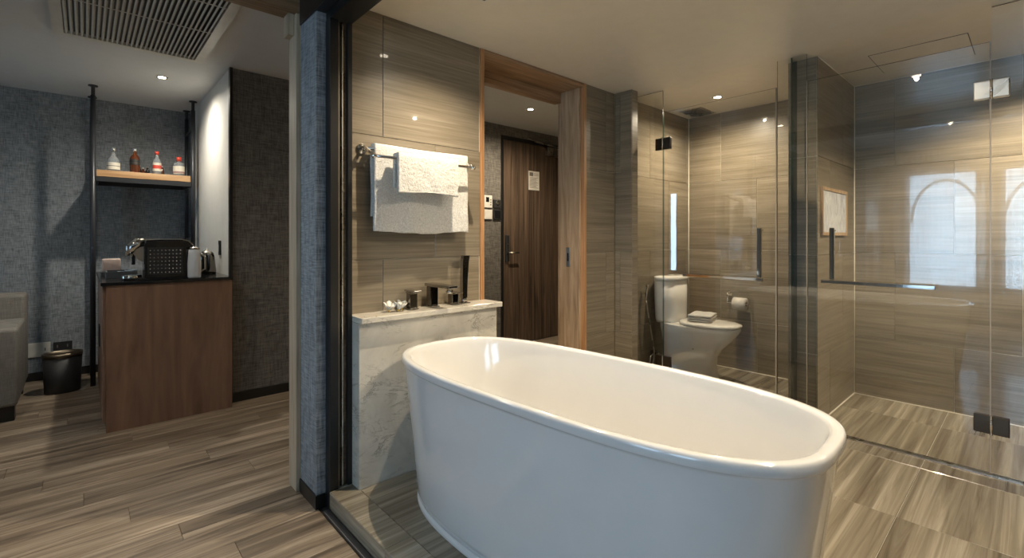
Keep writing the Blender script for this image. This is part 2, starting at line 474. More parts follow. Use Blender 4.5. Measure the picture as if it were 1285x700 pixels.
# hall and bedroom walls
def wall(name, label, x0, x1, y0, y1, mat, z0=FZ, z1=HC):
    return tag(G().box(x0, x1, y0, y1, z0, z1).build(name, mat), label, 'wall', kind='structure')
wb = thing('wall_minibar', 'blue grey woven wall behind the bottle shelf', 'wall', (0, 0, 0), kind='structure')
xs = [WX, -1.55, -.70, .058, .811]
for i in range(4):
    G().box(xs[i] + .0012, xs[i + 1] - .0012, BY, BY + .02, FZ, HC).build('panel', M['weave'], wb)
G().box(WX, .90, BY + .018, BY + .1, FZ, HC).build('core', M['joint'], wb)
wall('wall_white', 'white painted side wall right of the minibar', .811, .90, 4.05, BY, M['white_wall'])
wh = thing('wall_hall', 'dark brown woven wall in the entry hall', 'wall', (0, 0, 0), kind='structure')
DX0, DX1, DZ = 3.516, 4.45, 2.255
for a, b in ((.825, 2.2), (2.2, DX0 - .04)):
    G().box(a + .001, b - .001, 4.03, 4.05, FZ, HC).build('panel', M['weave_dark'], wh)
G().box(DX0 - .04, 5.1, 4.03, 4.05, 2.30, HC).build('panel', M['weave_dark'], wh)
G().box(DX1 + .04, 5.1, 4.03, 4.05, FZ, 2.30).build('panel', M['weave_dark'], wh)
G().box(.92, DX0 - .04, 4.05, 4.13, FZ, HC).build('core', M['joint'], wh)
G().box(DX0 - .04, 5.1, 4.11, 4.2, FZ, HC).build('core', M['joint'], wh)
tag(G().box(.805, .824, 4.012, 4.06, FZ, HC).build('trim_1', M['black']), 'black corner strip between white wall and dark woven wall', 'trim', kind='structure')
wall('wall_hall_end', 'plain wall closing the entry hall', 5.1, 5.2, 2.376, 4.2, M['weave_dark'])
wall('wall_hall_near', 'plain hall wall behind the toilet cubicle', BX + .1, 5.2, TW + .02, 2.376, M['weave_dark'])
wall('wall_bedroom_side', 'woven bedroom wall beside the window', WX - .1, SX, -2.7, -2.6, M['weave'])
tag(G().box(.826, DX0 - .045, 4.018, 4.03, FZ, FZ + .07).build('baseboard_hall', M['black']), 'black baseboard under the dark woven hall wall', 'baseboard', kind='structure')
tag(G().box(WX, .79, BY - .012, BY, FZ, FZ + .07).build('baseboard_back', M['black']), 'black baseboard under the woven wall behind bin', 'baseboard', kind='structure')
wall('wall_bath_side', 'bedroom wall past the bathroom opening', SX, .93, -2.6, RY - .13, M['weave'])

# wall end with woven covering, baseboard, oak jamb and head of the hall opening
we = thing('wall_end', 'blue grey woven wall end between hall opening and black post', 'wall', (0, 0, 0), kind='structure')
G().box(.784, .90, 2.19, 2.40, FZ, 2.174).build('covering', M['weave'], we)
G().box(.90, .926, 2.19, 2.376, FZ, HC).build('core', M['weave'], we)
tag(G().box(.777, .82, 2.183, 2.398, FZ, FZ + .062).build('baseboard_end', M['black']), 'black baseboard wrapped round the woven wall end', 'baseboard', kind='structure')
ho = thing('trim_2', 'pale oak jamb and head around the hall opening', 'trim', (0, 0, 0), kind='structure')
G().box(.763, .90, 2.402, 2.51, FZ, 2.232, bev=.002).build('jamb', M['wood_hall'], ho)
G().box(WX + .3, .80, 2.40, 2.51, 2.235, HC, bev=.002).build('head', M['wood_head'], ho)
G().box(.735, .762, 2.43, 2.50, 2.13, 2.234, bev=.002).build('stop_block', M['wood_hall'], ho)

# black head beam and post of the bathroom opening
bb = thing('trim_3', 'black head beam and post framing the open bathroom', 'trim', (0, 0, 0), kind='structure')
G().box(.778, .826, -2.6, 2.399, 2.175, HC).build('beam', M['black'], bb)
G().box(.827, .926, -2.6, 2.188, 2.137, HC).build('head_rail', M['black'], bb)
G().box(.824, .862, 2.132, 2.189, FZ + .001, 2.136, bev=.002).build('post', M['black'], bb)
G().box(.862, .868, 2.134, 2.189, 0.001, 2.136).build('brass_line', M['brass'], bb)
G().box(.868, .880, 2.150, 2.189, 0.001, 2.136).build('channel', M['black'], bb)
G().box(.880, .886, 2.138, 2.189, 0.001, 2.136).build('brass_line', M['steel'], bb)
G().box(.886, .905, 2.150, 2.189, 0.001, 2.136).build('woven_strip', M['weave_dark'], bb)
G().box(.905, .926, 2.130, 2.189, 0.001, 2.136, bev=.002).build('post', M['black'], bb)

# wooden lining of the bathroom doorway
dw = thing('trim_4', 'warm oak lining around the bathroom doorway', 'trim', (0, 0, 0), kind='structure')
Y0, Y1 = TW - .004, 2.42
G().box(1.724, 1.752, Y0, Y1, 0, BC - .001, bev=.002).build('jamb', M['wood_lip'], dw)
G().box(2.672, 2.700, Y0, Y1, 0, BC - .001, bev=.002).build('jamb', M['wood_lip'], dw)
G().box(2.655, 2.6715, Y0 + .030, Y1 - .001, 0, 2.2275, bev=.002).build('door_stile', M['wood_frame_v'], dw)
G().box(1.7525, 2.6715, Y0, Y1, 2.228, BC - .001, bev=.002).build('head', M['wood_frame'], dw)
G().box(1.7525, 2.6545, Y1 - .03, Y1 + .03, 2.150, 2.2275, bev=.002).build('head_stop', M['wood_frame'], dw)
fp = G().box(2.6515, 2.655, Y0 + .12, Y0 + .155, .93, 1.07, bev=.003).build('flush_pull', M['steel'], dw)
G().box(2.6505, 2.6515, Y0 + .13, Y0 + .145, .97, 1.03).build('slot', M['black'], fp)

# ------------------------------------------------------------------ window, curtain, outside
ww = thing('wall_window', 'bedroom wall with the tall windows behind the viewer', 'wall', (0, 0, 0), kind='structure')
WINS = [(.50, 1.30), (-.60, .32)]
HWIN = (4.90, 5.15)
ys = [-2.6, -1.20, -.05, .25, 1.40, BY + .1]
for a, b in ((-2.6, -.60), (.32, .50), (1.30, 4.90), (5.15, BY + .1)):
    G().box(WX - .12, WX, a, b, FZ, HC).build('core', M['weave'], ww)
for a, b in WINS + [HWIN]:
    G().box(WX - .12, WX, a, b, FZ, .42).build('core', M['weave'], ww)
    G().box(WX - .12, WX, a, b, 2.1, HC).build('core', M['weave'], ww)
for i, (a, b) in enumerate(WINS + [HWIN]):
    w = thing('window_%d' % (i + 1), ('window bay reflected in the shower glass', 'second window bay right of the first', 'window lighting the minibar hall')[i], 'window', (WX - .06, (a + b) / 2, .42), kind='structure')
    hw = (b - a) / 2
    f = G().box(-.03, .03, -hw, -hw + .05, 0, 1.68).box(-.03, .03, hw - .05, hw, 0, 1.68).box(-.03, .03, -hw, hw, 0, .05).box(-.03, .03, -hw, hw, 1.63, 1.68)
    fr = f.build('window_frame', M['black_metal'], w)
    G().box(-.004, .004, -hw + .05, hw - .05, .05, 1.63).build('pane', M['glass'], w)
    arch = G().tube([(-.35, hw * .95 * math.cos(PI * k / 20), .95 + .62 * math.sin(PI * k / 20)) for k in range(21)], .022, 8)
    arch.build('arch_moulding', M['white_wall'], w)
def curtain(y0, y1, x, label):
    n = int((y1 - y0) / .012); g = G(); fr = []
    for z in (FZ + .02, 2.38):
        fr.append([(x + .022 * math.sin(k * .62) + .010 * math.sin(k * .23 + 1), y0 + (y1 - y0) * k / n, z) for k in range(n + 1)])
    g.rings(fr, False, False, closed=False)
    return tag(g.build('sheer_curtain', M['sheer']), label, 'curtain')
curtain(-1.6, 1.75, WX + .10, 'white sheer curtain across the bedroom windows')
for i, (a, b) in enumerate(WINS + [HWIN]):
    ld = bpy.data.lights.new('window_light', 'AREA'); ld.shape = 'RECTANGLE'; ld.size = b - a; ld.size_y = 1.68
    ld.cycles.is_portal = True
    lo = bpy.data.objects.new('window_light', ld); lo.location = (WX - .13, (a + b) / 2, 1.26)
    lo.rotation_euler = (0, -PI / 2, 0); C.objects.link(lo)
    lo.rotation_euler = Vector((1, 0, 0)).to_track_quat('-Z', 'Y').to_euler(); ld.size, ld.size_y = (b - a), 1.68

# ------------------------------------------------------------------ ceiling lights
def downlight(x, y, z, label, power, size=.085, spot=165, col=WARM, tilt=(0, 0), group=None, rad=.012, blend=1.0):
    t = thing('ceiling_light', label, 'light', (x, y, z), group=group)
    s = size / 2
    fr = G().box(-s, s, -s, -s + .008, -.003, 0).box(-s, s, s - .008, s, -.003, 0).box(-s, -s + .008, -s + .008, s - .008, -.003, 0).box(s - .008, s, -s + .008, s - .008, -.003, 0)
    fr.build('frame', M['plastic_white'], t)
    G().box(-s + .008, s - .008, -s + .008, s - .008, -.0022, -.0005).build('reflector', M['black_metal'], t)
    G().lathe([(s * .62, -.0035), (s * .62, -.0024)], n=20).build('lens', M['lens'], t)
    ld = bpy.data.lights.new('lamp', 'SPOT'); ld.energy = power; ld.color = col; ld.spot_size = math.radians(spot); ld.spot_blend = blend; ld.shadow_soft_size = rad
    lo = bpy.data.objects.new('lamp', ld); lo.location = (0, 0, -.02); lo.rotation_euler = (tilt[0], tilt[1], 0); lo.parent = t; C.objects.link(lo)
    return t
downlight(1.36, 1.70, BC, 'square ceiling downlight over the bath taps', DL_POWER * 1.1, rad=.010, spot=132, blend=1.0)
downlight(2.25, .55, BC, 'added unseen fill light over the far side of the bathtub', DL_POWER * 1.25)  # added fill lamp, out of view, brightens the middle walls and ceiling
downlight(3.72, 1.69, BC, 'small square downlight above the toilet', DL_POWER * 1.0)
downlight(3.72, -.02, BC, 'square downlight above the shower floor', DL_POWER * 1.9, spot=130)
downlight(1.50, -.10, BC, 'added unseen fill light over the near end of the bathtub', DL_POWER * .7)  # unseen lamp added as fill for the towel wall and bedroom floor
downlight(.46, 4.63, HC, 'square downlight above the minibar shelf', DL_POWER * .8, col=(1, .93, .80), rad=.03)
downlight(-.60, 3.10, HC, 'added unseen fill light beside the ceiling air grille', DL_POWER * .55, col=(1, .93, .82), rad=.03)  # out-of-view lamp added to lift the cabinet front and hall wall
downlight(3.27, 3.345, HC, 'small square downlight before the entry door', DL_POWER * 1.3)

# ------------------------------------------------------------------ bathtub
TC = (1.344, 1.164); TA, TB, TTH, TE = .370, .842, .058, 3.0
RIM = .632
def tub():
    t = thing('bathtub', 'large freestanding oval white bathtub in the middle of the tiled floor', 'bathtub', (TC[0], TC[1], 0))
    N = 96
    def ring(a, b, z, e=TE, dy=0.0):
        return [(x, y + dy, z) for x, y in selli(N, a, b, e, 0, 0, TTH)]
    g = G()
    prof = []  # inset(side), inset(end), z, exponent
    # outer shell, up from the foot, over the lip, down inside
    prof += [(.052, .080, .0, 3.0), (.050, .078, .004, 3.0), (.050, .078, .016, 3.0), (.053, .081, .020, 3.0), (.060, .088, .022, 3.0), (.060, .088, .026, 3.0)]
    prof += [(.055, .083, .029, 3.0), (.050, .078, .06, 3.0), (.040, .060, .2, 3.0), (.028, .040, .38, 3.0), (.017, .022, .52, 3.0), (.010, .012, .590, 3.0)]
    prof += [(.008, .009, .599, 3.0), (.002, .002, .601, 3.0), (.0, .0, .604, 3.0), (.0, .0, .622, 3.0), (.003, .003, .629, 3.0), (.009, .009, .632, 3.0), (.024, .025, .632, 3.0), (.031, .032, .629, 3.0), (.035, .037, .621, 3.0), (.039, .043, .60, 3.0)]
    prof += [(.050, .060, .54, 2.9), (.066, .090, .42, 2.8), (.084, .140, .30, 2.7), (.102, .200, .21, 2.6), (.125, .255, .165, 2.5), (.165, .34, .148, 2.4), (.25, .55, .142, 2.2), (.33, .72, .140, 2.0)]
    g.rings([ring(TA - i, TB - j, z, e) for i, j, z, e in prof], True, True)
    b = g.build('shell', M['acrylic'], t)
    G().lathe([(.0, .1405), (.030, .1405), (.030, .146), (.024, .149), (.0, .150)], c=(0, -.25, 0), n=24, cap0=False, cap1=False).build('drain', M['chrome'], t)
    return t
tub()

# ------------------------------------------------------------------ marble ledge and what stands on it
ml = thing('marble_ledge', 'cream veined marble ledge box under the bath taps', 'ledge', (1.33, 2.12, 0))
G().box(-.404, .410, -.065, .0635, .0005, .752).build('front_panel', M['marble'], ml)
G().box(-.404, .432, -.092, .0635, .753, .780, bev=.003).build('top_slab', M['marble'], ml)
LZ = .7805
def tap_handle(x, y, label):
    t = thing('tap_handle', label, 'tap', (x, y, LZ), group=None)
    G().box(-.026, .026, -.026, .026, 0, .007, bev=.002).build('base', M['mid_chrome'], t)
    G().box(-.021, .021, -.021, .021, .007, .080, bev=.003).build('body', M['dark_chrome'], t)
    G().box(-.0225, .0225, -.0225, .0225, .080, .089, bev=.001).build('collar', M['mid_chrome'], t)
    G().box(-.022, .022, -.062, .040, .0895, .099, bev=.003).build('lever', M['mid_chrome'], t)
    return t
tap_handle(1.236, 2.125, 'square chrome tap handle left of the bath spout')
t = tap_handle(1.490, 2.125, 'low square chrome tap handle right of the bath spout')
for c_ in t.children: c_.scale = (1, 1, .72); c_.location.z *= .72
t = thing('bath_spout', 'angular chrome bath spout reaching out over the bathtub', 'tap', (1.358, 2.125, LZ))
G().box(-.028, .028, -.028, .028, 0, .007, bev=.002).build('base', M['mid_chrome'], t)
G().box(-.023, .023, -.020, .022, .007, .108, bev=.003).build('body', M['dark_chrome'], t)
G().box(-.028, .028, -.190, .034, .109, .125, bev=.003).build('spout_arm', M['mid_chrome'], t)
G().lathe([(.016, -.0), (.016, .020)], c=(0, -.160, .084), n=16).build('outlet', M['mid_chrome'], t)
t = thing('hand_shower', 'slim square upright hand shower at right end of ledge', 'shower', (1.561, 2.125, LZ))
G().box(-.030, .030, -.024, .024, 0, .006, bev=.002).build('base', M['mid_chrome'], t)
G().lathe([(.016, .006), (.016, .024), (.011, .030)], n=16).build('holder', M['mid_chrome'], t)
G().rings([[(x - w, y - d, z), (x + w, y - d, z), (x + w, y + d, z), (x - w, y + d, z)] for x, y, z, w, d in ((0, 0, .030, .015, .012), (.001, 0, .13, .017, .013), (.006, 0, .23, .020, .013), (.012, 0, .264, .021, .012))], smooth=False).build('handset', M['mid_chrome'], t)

M['petal'] = plain('white petal', (.84, .82, .76), .6, var=.03)
M['petal_heart'] = plain('yellow flower heart', (.75, .50, .12), .6)
def flower(x, y, rz, tilt, label):
    t = thing('flower', label, 'flower', (x, y, LZ), rz, group='white blossoms on the marble ledge')
    for k in range(5):
        a = 2 * PI * k / 5; g = G(); R = []
        for i, s in enumerate((0, .25, .5, .75, 1)):
            r = .003 + .030 * s; w = .016 * math.sin(PI * min(.96, s * .85 + .13)) + .001; z = .012 + .052 * s - .020 * s * s
            c = Vector((math.cos(a), math.sin(a), 0)); n = Vector((-math.sin(a), math.cos(a), 0))
            R.append([c * r - n * w + Vector((0, 0, z)), c * r + Vector((0, 0, z - .002)), c * r + n * w + Vector((0, 0, z + .003)), c * r + Vector((0, 0, z + .0006))])
        g.rings(R); o = g.build('petal', M['petal'], t); o.rotation_euler = (tilt, 0, 0)
    G().lathe([(.003, 0), (.006, .006), (.005, .011), (.001, .013)], n=10).build('flower_heart', M['petal_heart'], t)
flower(1.108, 2.125, 0, .35, 'leftmost of the three white blossoms on the ledge')
flower(1.148, 2.105, 1.1, .25, 'middle of the three white blossoms on the ledge')
flower(1.184, 2.138, 2.0, .3, 'white blossom nearest the left tap handle')

# ------------------------------------------------------------------ towel rail and towels
t = thing('towel_rail', 'double chrome towel rail fixed to the tiled wall', 'rail', (1.28, TW, 1.55))
for sx in (-1, 1):
    x = sx * .285 + (0 if sx < 0 else .005)
    b = G().lathe([(.026, 0), (.026, .006), (.020, .010), (.012, .014)], n=24).build('bracket', M['chrome'], t, loc=(x, -.001, .022), rot=(PI / 2, 0, 0))
    G().tube([(x, -.010, .022), (x, -.050, .020), (x, -.095, -.006), (x, -.132, -.026)], .0085, 12).build('arm', M['chrome'], t)
    G().lathe([(.0, -.012), (.010, -.010), (.013, 0), (.010, .010), (0, .012)], c=(x, -.134, -.027), n=16, cap0=False, cap1=False).build('finial', M['chrome'], t)
G().tube([(-.285, -.052, .020), (.290, -.052, .020)], .007, 12).build('bar', M['chrome'], t)
G().tube([(-.285, -.134, -.027), (.290, -.134, -.027)], .007, 12).build('bar', M['chrome'], t)

def hang_towel(name, label, x0, x1, ybar, zbar, r, zf, zb, th, folds, seed):
    # front drop, over the bar, back drop; then thickened
    prof = []
    nf = 44
    for i in range(nf + 1): prof.append((-r, zf + (zbar - zf) * i / nf, i / nf))
    for i in range(1, 9): a = PI * i / 9; prof.append((-r * math.cos(a), zbar + r * math.sin(a), 1.0))
    nb = 16
    for i in range(nb + 1): prof.append((r, zbar - (zbar - zb) * i / nb, 1 - i / nb))
    nx = 64; t = thing(name, label, 'towel', ((x0 + x1) / 2, ybar, zbar)); cx = (x0 + x1) / 2
    def pt(i, j, off):
        dy, z, s = prof[j]; u = i / nx; x = x0 + (x1 - x0) * u
        k = 1 - s
        front = -1 if j <= nf else 1
        w = folds * k * (math.sin(u * 9 + seed) * .6 + math.sin(u * 23 + seed * 2) * .3) 
        nz = mnoise.noise(Vector((x * 14, z * 14, seed)))
        nz2 = mnoise.noise(Vector((x * 75, z * 75, seed + 3)))
        yy = dy + (off * (-1 if j <= nf + 4 else 1)) + (w if front < 0 else 0) + .003 * nz + .0016 * nz2
        zz = z + (off if nf < j < nf + 9 else 0)
        zz += (.006 * math.sin(u * 7 + seed) + .004 * nz) * (1 if j in (0, len(prof) - 1) else .3)
        xx = x + .005 * mnoise.noise(Vector((z * 9, seed, u))) * (1 if 0 < i < nx else 1.2)
        return (xx - cx, yy, zz - zbar)
    g = G(); n = len(prof)
    outer = [[pt(i, j, th) for j in range(n)] for i in range(nx + 1)]
    inner = [[pt(i, j, 0) for j in range(n)] for i in range(nx + 1)]
    R = [outer[i] + inner[i][::-1] for i in range(nx + 1)]
    g.rings(R, True, True)
    g.build('cloth', M['terry'], t)
    return t
hang_towel('bath_towel', 'large white bath towel hanging behind the small towel', 1.030, 1.575, TW - .052, 1.570, .012, 1.168, 1.24, .012, .010, 1.3)
hang_towel('hand_towel', 'small folded white towel over the front bar', 1.106, 1.452, TW - .134, 1.523, .010, 1.362, 1.39, .018, .003, 4.1)

# ------------------------------------------------------------------ toilet and its surroundings
TX = 3.70
t = thing('toilet', 'one-piece white toilet behind the glass', 'toilet', (TX, 2.17, 0))
def egg(n, w, yf, yb, z, e=2.3):
    # yf front (towards -y), yb back; rounded plan
    cy = (yf + yb) / 2; L = (yb - yf) / 2
    return [(x * (1 - .10 * (-(y) / L if L else 0)), cy + y, z) for x, y in selli(n, w, L, e)]
g = G()
secs = [(.130, -.490, -.035, .0, 3.2), (.125, -.485, -.035, .03, 3.2), (.118, -.470, -.035, .12, 3.0), (.122, -.480, -.035, .20, 2.7), (.140, -.530, -.035, .27, 2.5), (.165, -.600, -.03, .34, 2.4), (.180, -.645, -.02, .40, 2.4), (.185, -.660, -.02, .435, 2.4), (.182, -.657, -.02, .445, 2.4)]
g.rings([egg(48, w, yf, yb, z, e) for w, yf, yb, z, e in secs])
g.build('bowl', M['ceramic'], t)
g = G()
g.rings([egg(48, w, yf, yb, z, 2.3) for w, yf, yb, z in ((.178, -.650, -.205, .446), (.186, -.664, -.200, .450), (.188, -.666, -.198, .460), (.184, -.662, -.200, .470), (.160, -.63, -.215, .476), (.09, -.54, -.27, .479))])
g.build('seat_lid', M['ceramic'], t)
g = G()
g.rings([egg(40, w, yf, yb, z, 2.8) for w, yf, yb, z in ((.150, -.190, -.006, .440), (.165, -.195, -.004, .47), (.176, -.192, -.003, .62), (.180, -.190, -.003, .785))])
g.build('tank', M['ceramic'], t)
g = G()
g.rings([egg(40, w, yf, yb, z, 2.8) for w, yf, yb, z in ((.180, -.190, -.003, .786), (.187, -.198, -.001, .790), (.187, -.198, -.001, .812), (.178, -.189, -.006, .822), (.12, -.15, -.04, .827))])
tl = g.build('tank_lid', M['ceramic'], t)
G().lathe([(.022, 0), (.022, .005), (.018, .007)], c=(0, -.095, .827), n=20).build('flush_button', M['chrome'], tl)
G().box(-.1325, -.126, -.36, -.16, .26, .36, bev=.01, smooth=True).build('recess_patch', M['black_matt'], t)  # dark patch gives the recessed side of the bowl its shade

def folded(name, label, x, y, z, w, d, h, rz):
    t = thing(name, label, 'towel', (x, y, z), rz)
    n = 3; g = G()
    for k in range(n):
        zz = k * h / n; R = []
        for i in range(13):
            u = -1 + 2 * i / 12; yy = u * d / 2; R.append([])
            for j in range(16):
                a = 2 * PI * j / 16; ca, sa = math.cos(a), math.sin(a)
                R[-1].append((w / 2 * math.copysign(abs(ca) ** .35, ca) * (1 - .03 * abs(u) ** 6) + .002 * math.sin(i * 1.7 + k), yy * (1 - .02 * k), zz + h / n / 2 + h / n * .5 * math.copysign(abs(sa) ** .5, sa) * (1 - .45 * abs(u) ** 8) + .0015 * math.sin(i + k * 2)))
        g.rings(R)
    g.build('cloth', M['terry'], t)
folded('folded_towel', 'folded white towel lying on the toilet lid', TX - .005, 1.80, .4795, .25, .18, .056, .25)

t = thing('toilet_roll_holder', 'chrome toilet roll holder on the tiled wall', 'holder', (BX, 1.70, .60))
G().box(-.014, 0, .075, .11, .035, .075, bev=.003).build('bracket', M['chrome'], t)
G().tube([(-.014, .092, .06), (-.075, .092, .06), (-.075, .092, .012), (-.075, .092, -.018), (-.075, -.092, -.018)], .005, 10).build('arm', M['chrome'], t)
G().tube([(-.020, .092, .055), (-.020, .092, .078), (-.020, -.085, .078), (-.075, -.085, .078)], .0045, 10).build('frame', M['chrome'], t)
t = thing('toilet_roll', 'white toilet roll hanging on the chrome holder', 'toilet roll', (BX - .075, 1.685, .582))
G().rings([[(r * math.cos(2 * PI * k / 32), y, r * math.sin(2 * PI * k / 32)) for k in range(32)] for r, y in ((.018, -.05), (.052, -.05), (.052, .05), (.018, .05), (.018, -.05))], False, False).build('paper_roll', M['paper'], t)
G().rings([[(r * math.cos(2 * PI * k / 24), y, r * math.sin(2 * PI * k / 24)) for k in range(24)] for r, y in ((.0175, -.052), (.0175, .052), (.0165, .052), (.0165, -.052), (.0175, -.052))], False, False).build('core', M['shelf_wood'], t)

# bidet sprayer
t = thing('bidet_sprayer', 'chrome bidet sprayer hose and valve left of toilet', 'sprayer', (3.42, 2.18, .10))
G().box(-.014, .014, -.030, .0, .58, .60, bev=.003).build('hook', M['chrome'], t)
G().tube([(0, -.035, .54), (0, -.035, .62), (.005, -.045, .66)], [.009, .011, .014], 12).build('spray_head', M['chrome'], t)
G().tube([(0, -.035, .54), (.015, -.05, .40), (.06, -.055, .22), (.10, -.05, .10), (.11, -.04, .03), (.06, -.05, -.03), (.03, -.05, .0), (.06, -.04, .06), (.14, -.025, .07)], .006, 8).build('hose', M['steel'], t)
G().box(.12, .17, -.04, -.001, .045, .095, bev=.004).build('valve', M['dark_chrome'], t)
G().tube([(.145, -.04, .07), (.145, -.065, .07)], .010, 10).build('valve_knob', M['chrome'], t)

# ------------------------------------------------------------------ glass
def pane(parent, x0, x1, y0, y1, z0, z1, name='glass_pane'):
    m = [M['glass'], M['glass_edge']]
    g = G().box(x0, x1, y0, y1, z0, z1); o = g.build(name, m, parent)
    thin_x = (x1 - x0) < (y1 - y0)
    for p in o.data.polygons:
        big = abs(p.normal.x) > .5 if thin_x else abs(p.normal.y) > .5
        p.material_index = 0 if big else 1
    return o
GT = .008
def hinge(parent, y, z, mat):
    h = G().box(-.008, .012 + GT, y - .062, y - .002, z - .044, z + .044, bev=.004).box(-.008, .012 + GT, y + .002, y + .062, z - .044, z + .044, bev=.004).build('hinge', mat, parent)
    G().tube([(-.010, y, z - .046), (-.010, y, z + .046)], .006, 10).build('pin', M['chrome'], h)
    G().box(-.0105, -.008, y + .004, y + .020, z - .022, z + .022).build('knuckle', mat, h)
# thin panels, z up to the ceiling or to 2.09
t = thing('glass_screen', 'narrow fixed glass pane between tiled pier and toilet door', 'glass panel', (GX, 2.03, .006))
pane(t, 0, GT, -.142, .150, 0, BC - .008)
G().box(-.006, GT + .006, .095, .125, 1.80, 1.835, bev=.002).build('clamp', M['dark_chrome'], t)
t = thing('toilet_door', 'frameless glass toilet door with long corner handle', 'door', (GX, 1.10, .010))
pane(t, 0, GT, .002, .782, 0, 2.078)
hinge(t, .785, 1.84, M['dark_metal']); hinge(t, .785, .20, M['dark_metal'])
G().box(-.004, GT + .004, -.004, .0015, 0, 2.078).build('seal_strip', M['seal'], t)
hd = G().box(-.060, -.038, .06, .60, .855, .877, bev=.003).box(-.060, -.038, .068, .094, .878, 1.195, bev=.003).build('corner_handle', M['chrome'], t)
G().tube([(-.04, .56, .866), (0, .56, .866)], .007, 8).build('fixing', M['chrome'], hd)
G().tube([(-.04, .08, 1.18), (0, .08, 1.18)], .007, 8).build('fixing', M['chrome'], hd)
t = thing('glass_screen', 'tall narrow glass strip in front of the partition end', 'glass panel', (GX, 1.01, .006))
pane(t, 0, GT, -.080, .083, 0, BC + .0 - .002)
t = thing('glass_fin', 'green-edged glass fin joining the partition end', 'glass panel', (GX + GT + .0008, 1.013, .006))
pane(t, 0, 3.333 - GX - GT - .0016, -.004, .004, 0, BC - .002)
t = thing('shower_door', 'frameless glass shower door with L-shaped chrome handle', 'door', (GX, .54, .010))
pane(t, 0, GT, -.390, .385, 0, 2.078)
hinge(t, -.396, 1.848, M['steel']); hinge(t, -.396, .232, M['dark_metal'])
G().box(-.004, GT + .004, -.3955, -.3905, 0, 2.078).build('seal_strip', M['seal'], t)
G().box(-.004, GT + .004, .3855, .3895, 0, 2.078).build('seal_strip', M['seal'], t)
hd = G().box(-.060, -.038, -.20, .30, .868, .890, bev=.003).box(-.060, -.038, .235, .258, .891, 1.19, bev=.003).build('corner_handle', M['chrome'], t)
G().tube([(-.04, -.17, .878), (0, -.17, .878)], .007, 8).build('fixing', M['chrome'], hd)
G().tube([(-.04, .246, 1.175), (0, .246, 1.175)], .007, 8).build('fixing', M['chrome'], hd)
t = thing('glass_screen', 'wide fixed shower glass at the right edge', 'glass panel', (GX, -.48, .006))
pane(t, 0, GT, -.61, .622, 0, BC - .008)
G().box(-.006, GT + .006, .48, .51, .0, .04, bev=.002).build('clamp', M['dark_chrome'], t)

# made-up framed panel on the partition, exhaust grille, access hatch
M['print'] = None
pt = NT('pale cloudy panel'); pv = pt.coords((1, 1, 1))
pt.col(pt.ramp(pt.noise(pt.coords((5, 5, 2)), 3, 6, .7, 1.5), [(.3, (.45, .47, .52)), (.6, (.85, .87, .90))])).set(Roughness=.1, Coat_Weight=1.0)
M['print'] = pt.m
t = thing('framed_panel', 'small brown framed pale panel seen through shower glass', 'wall panel', (3.674, PY, 1.31))  # made up, in place of an unidentified bright rectangle
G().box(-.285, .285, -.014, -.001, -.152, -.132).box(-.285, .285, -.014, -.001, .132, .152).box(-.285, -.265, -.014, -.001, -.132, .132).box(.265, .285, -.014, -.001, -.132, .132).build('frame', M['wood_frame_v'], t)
G().box(-.264, .264, -.009, -.002, -.131, .131).build('print', M['print'], t)  # pale face of the stand-in panel

t = thing('exhaust_grille', 'dark square exhaust grille in the toilet ceiling', 'vent', (4.03, 2.01, BC))
G().box(-.14, .14, -.10, -.085, -.006, 0).box(-.14, .14, .085, .10, -.006, 0).box(-.14, -.125, -.085, .085, -.006, 0).box(.125, .14, -.085, .085, -.006, 0).build('frame', M['steel'], t)
for k in range(7): G().box(-.124, .124, -.078 + k * .024, -.066 + k * .024, -.005, -.001).build('slat', M['steel'], t)
G().box(-.124, .124, -.084, .084, -.0008, 0).build('backing', M['black'], t)
t = thing('access_hatch', 'flush square hatch in the shower ceiling', 'hatch', (3.785, .468, BC))
G().box(-.222, .222, -.218, .218, -.002, 0).build('panel', M['ceil_bath'], t)
for a in ((-.226, -.222, -.222, .222), (.222, .226, -.222, .222), (-.222, .222, -.222, -.218), (-.222, .222, .218, .222)):
    G().box(a[0], a[1], a[2], a[3], -.0015, 0).build('gap', M['black'], t)

# ------------------------------------------------------------------ entry door and wall controls
d = thing('door_1', 'dark walnut hotel room entry door seen through the bathroom doorway', 'door', (0, 4.03, FZ), kind='structure')
G().box(DX0, DX1, .012, .06, .005, DZ - FZ).build('door_leaf', M['door_wood'], d)
fr = G().box(DX0 - .04, DX0 - .001, -.004, .08, 0, DZ - FZ + .042).box(DX1 + .001, DX1 + .04, -.004, .08, 0, DZ - FZ + .042).box(DX0 - .001, DX1 + .001, -.004, .08, DZ - FZ + .002, DZ - FZ + .042)
fr.build('frame', M['black'], d)
lk = G().box(DX0 + .03, DX0 + .085, -.006, .012, .96, 1.26, bev=.005).build('lock_plate', M['black_matt'], d)
G().tube([(DX0 + .058, -.006, 1.06), (DX0 + .058, -.055, 1.06), (DX0 + .19, -.055, 1.06)], .010, 10).build('handle', M['steel'], lk)
G().box(DX0 + .045, DX0 + .07, -.008, -.006, 1.15, 1.165).build('key_slot', M['steel'], lk)
cl = G().box(4.19, 4.45, -.050, .011, 2.235, 2.33, bev=.006).build('door_closer', M['steel'], d)
G().bar((3.86, -.03, 2.385), (4.40, -.03, 2.345), .024, .014).build('closer_arm', M['steel'], cl)
nt = G().box(3.915, 4.095, .006, .012, 1.80, 2.025).build('notice', M['paper'], d)
g = G().box(3.93, 3.99, .005, .006, 1.965, 2.01).box(4.00, 4.08, .005, .006, 1.975, 1.98).box(4.00, 4.08, .005, .006, 1.995, 2.0)
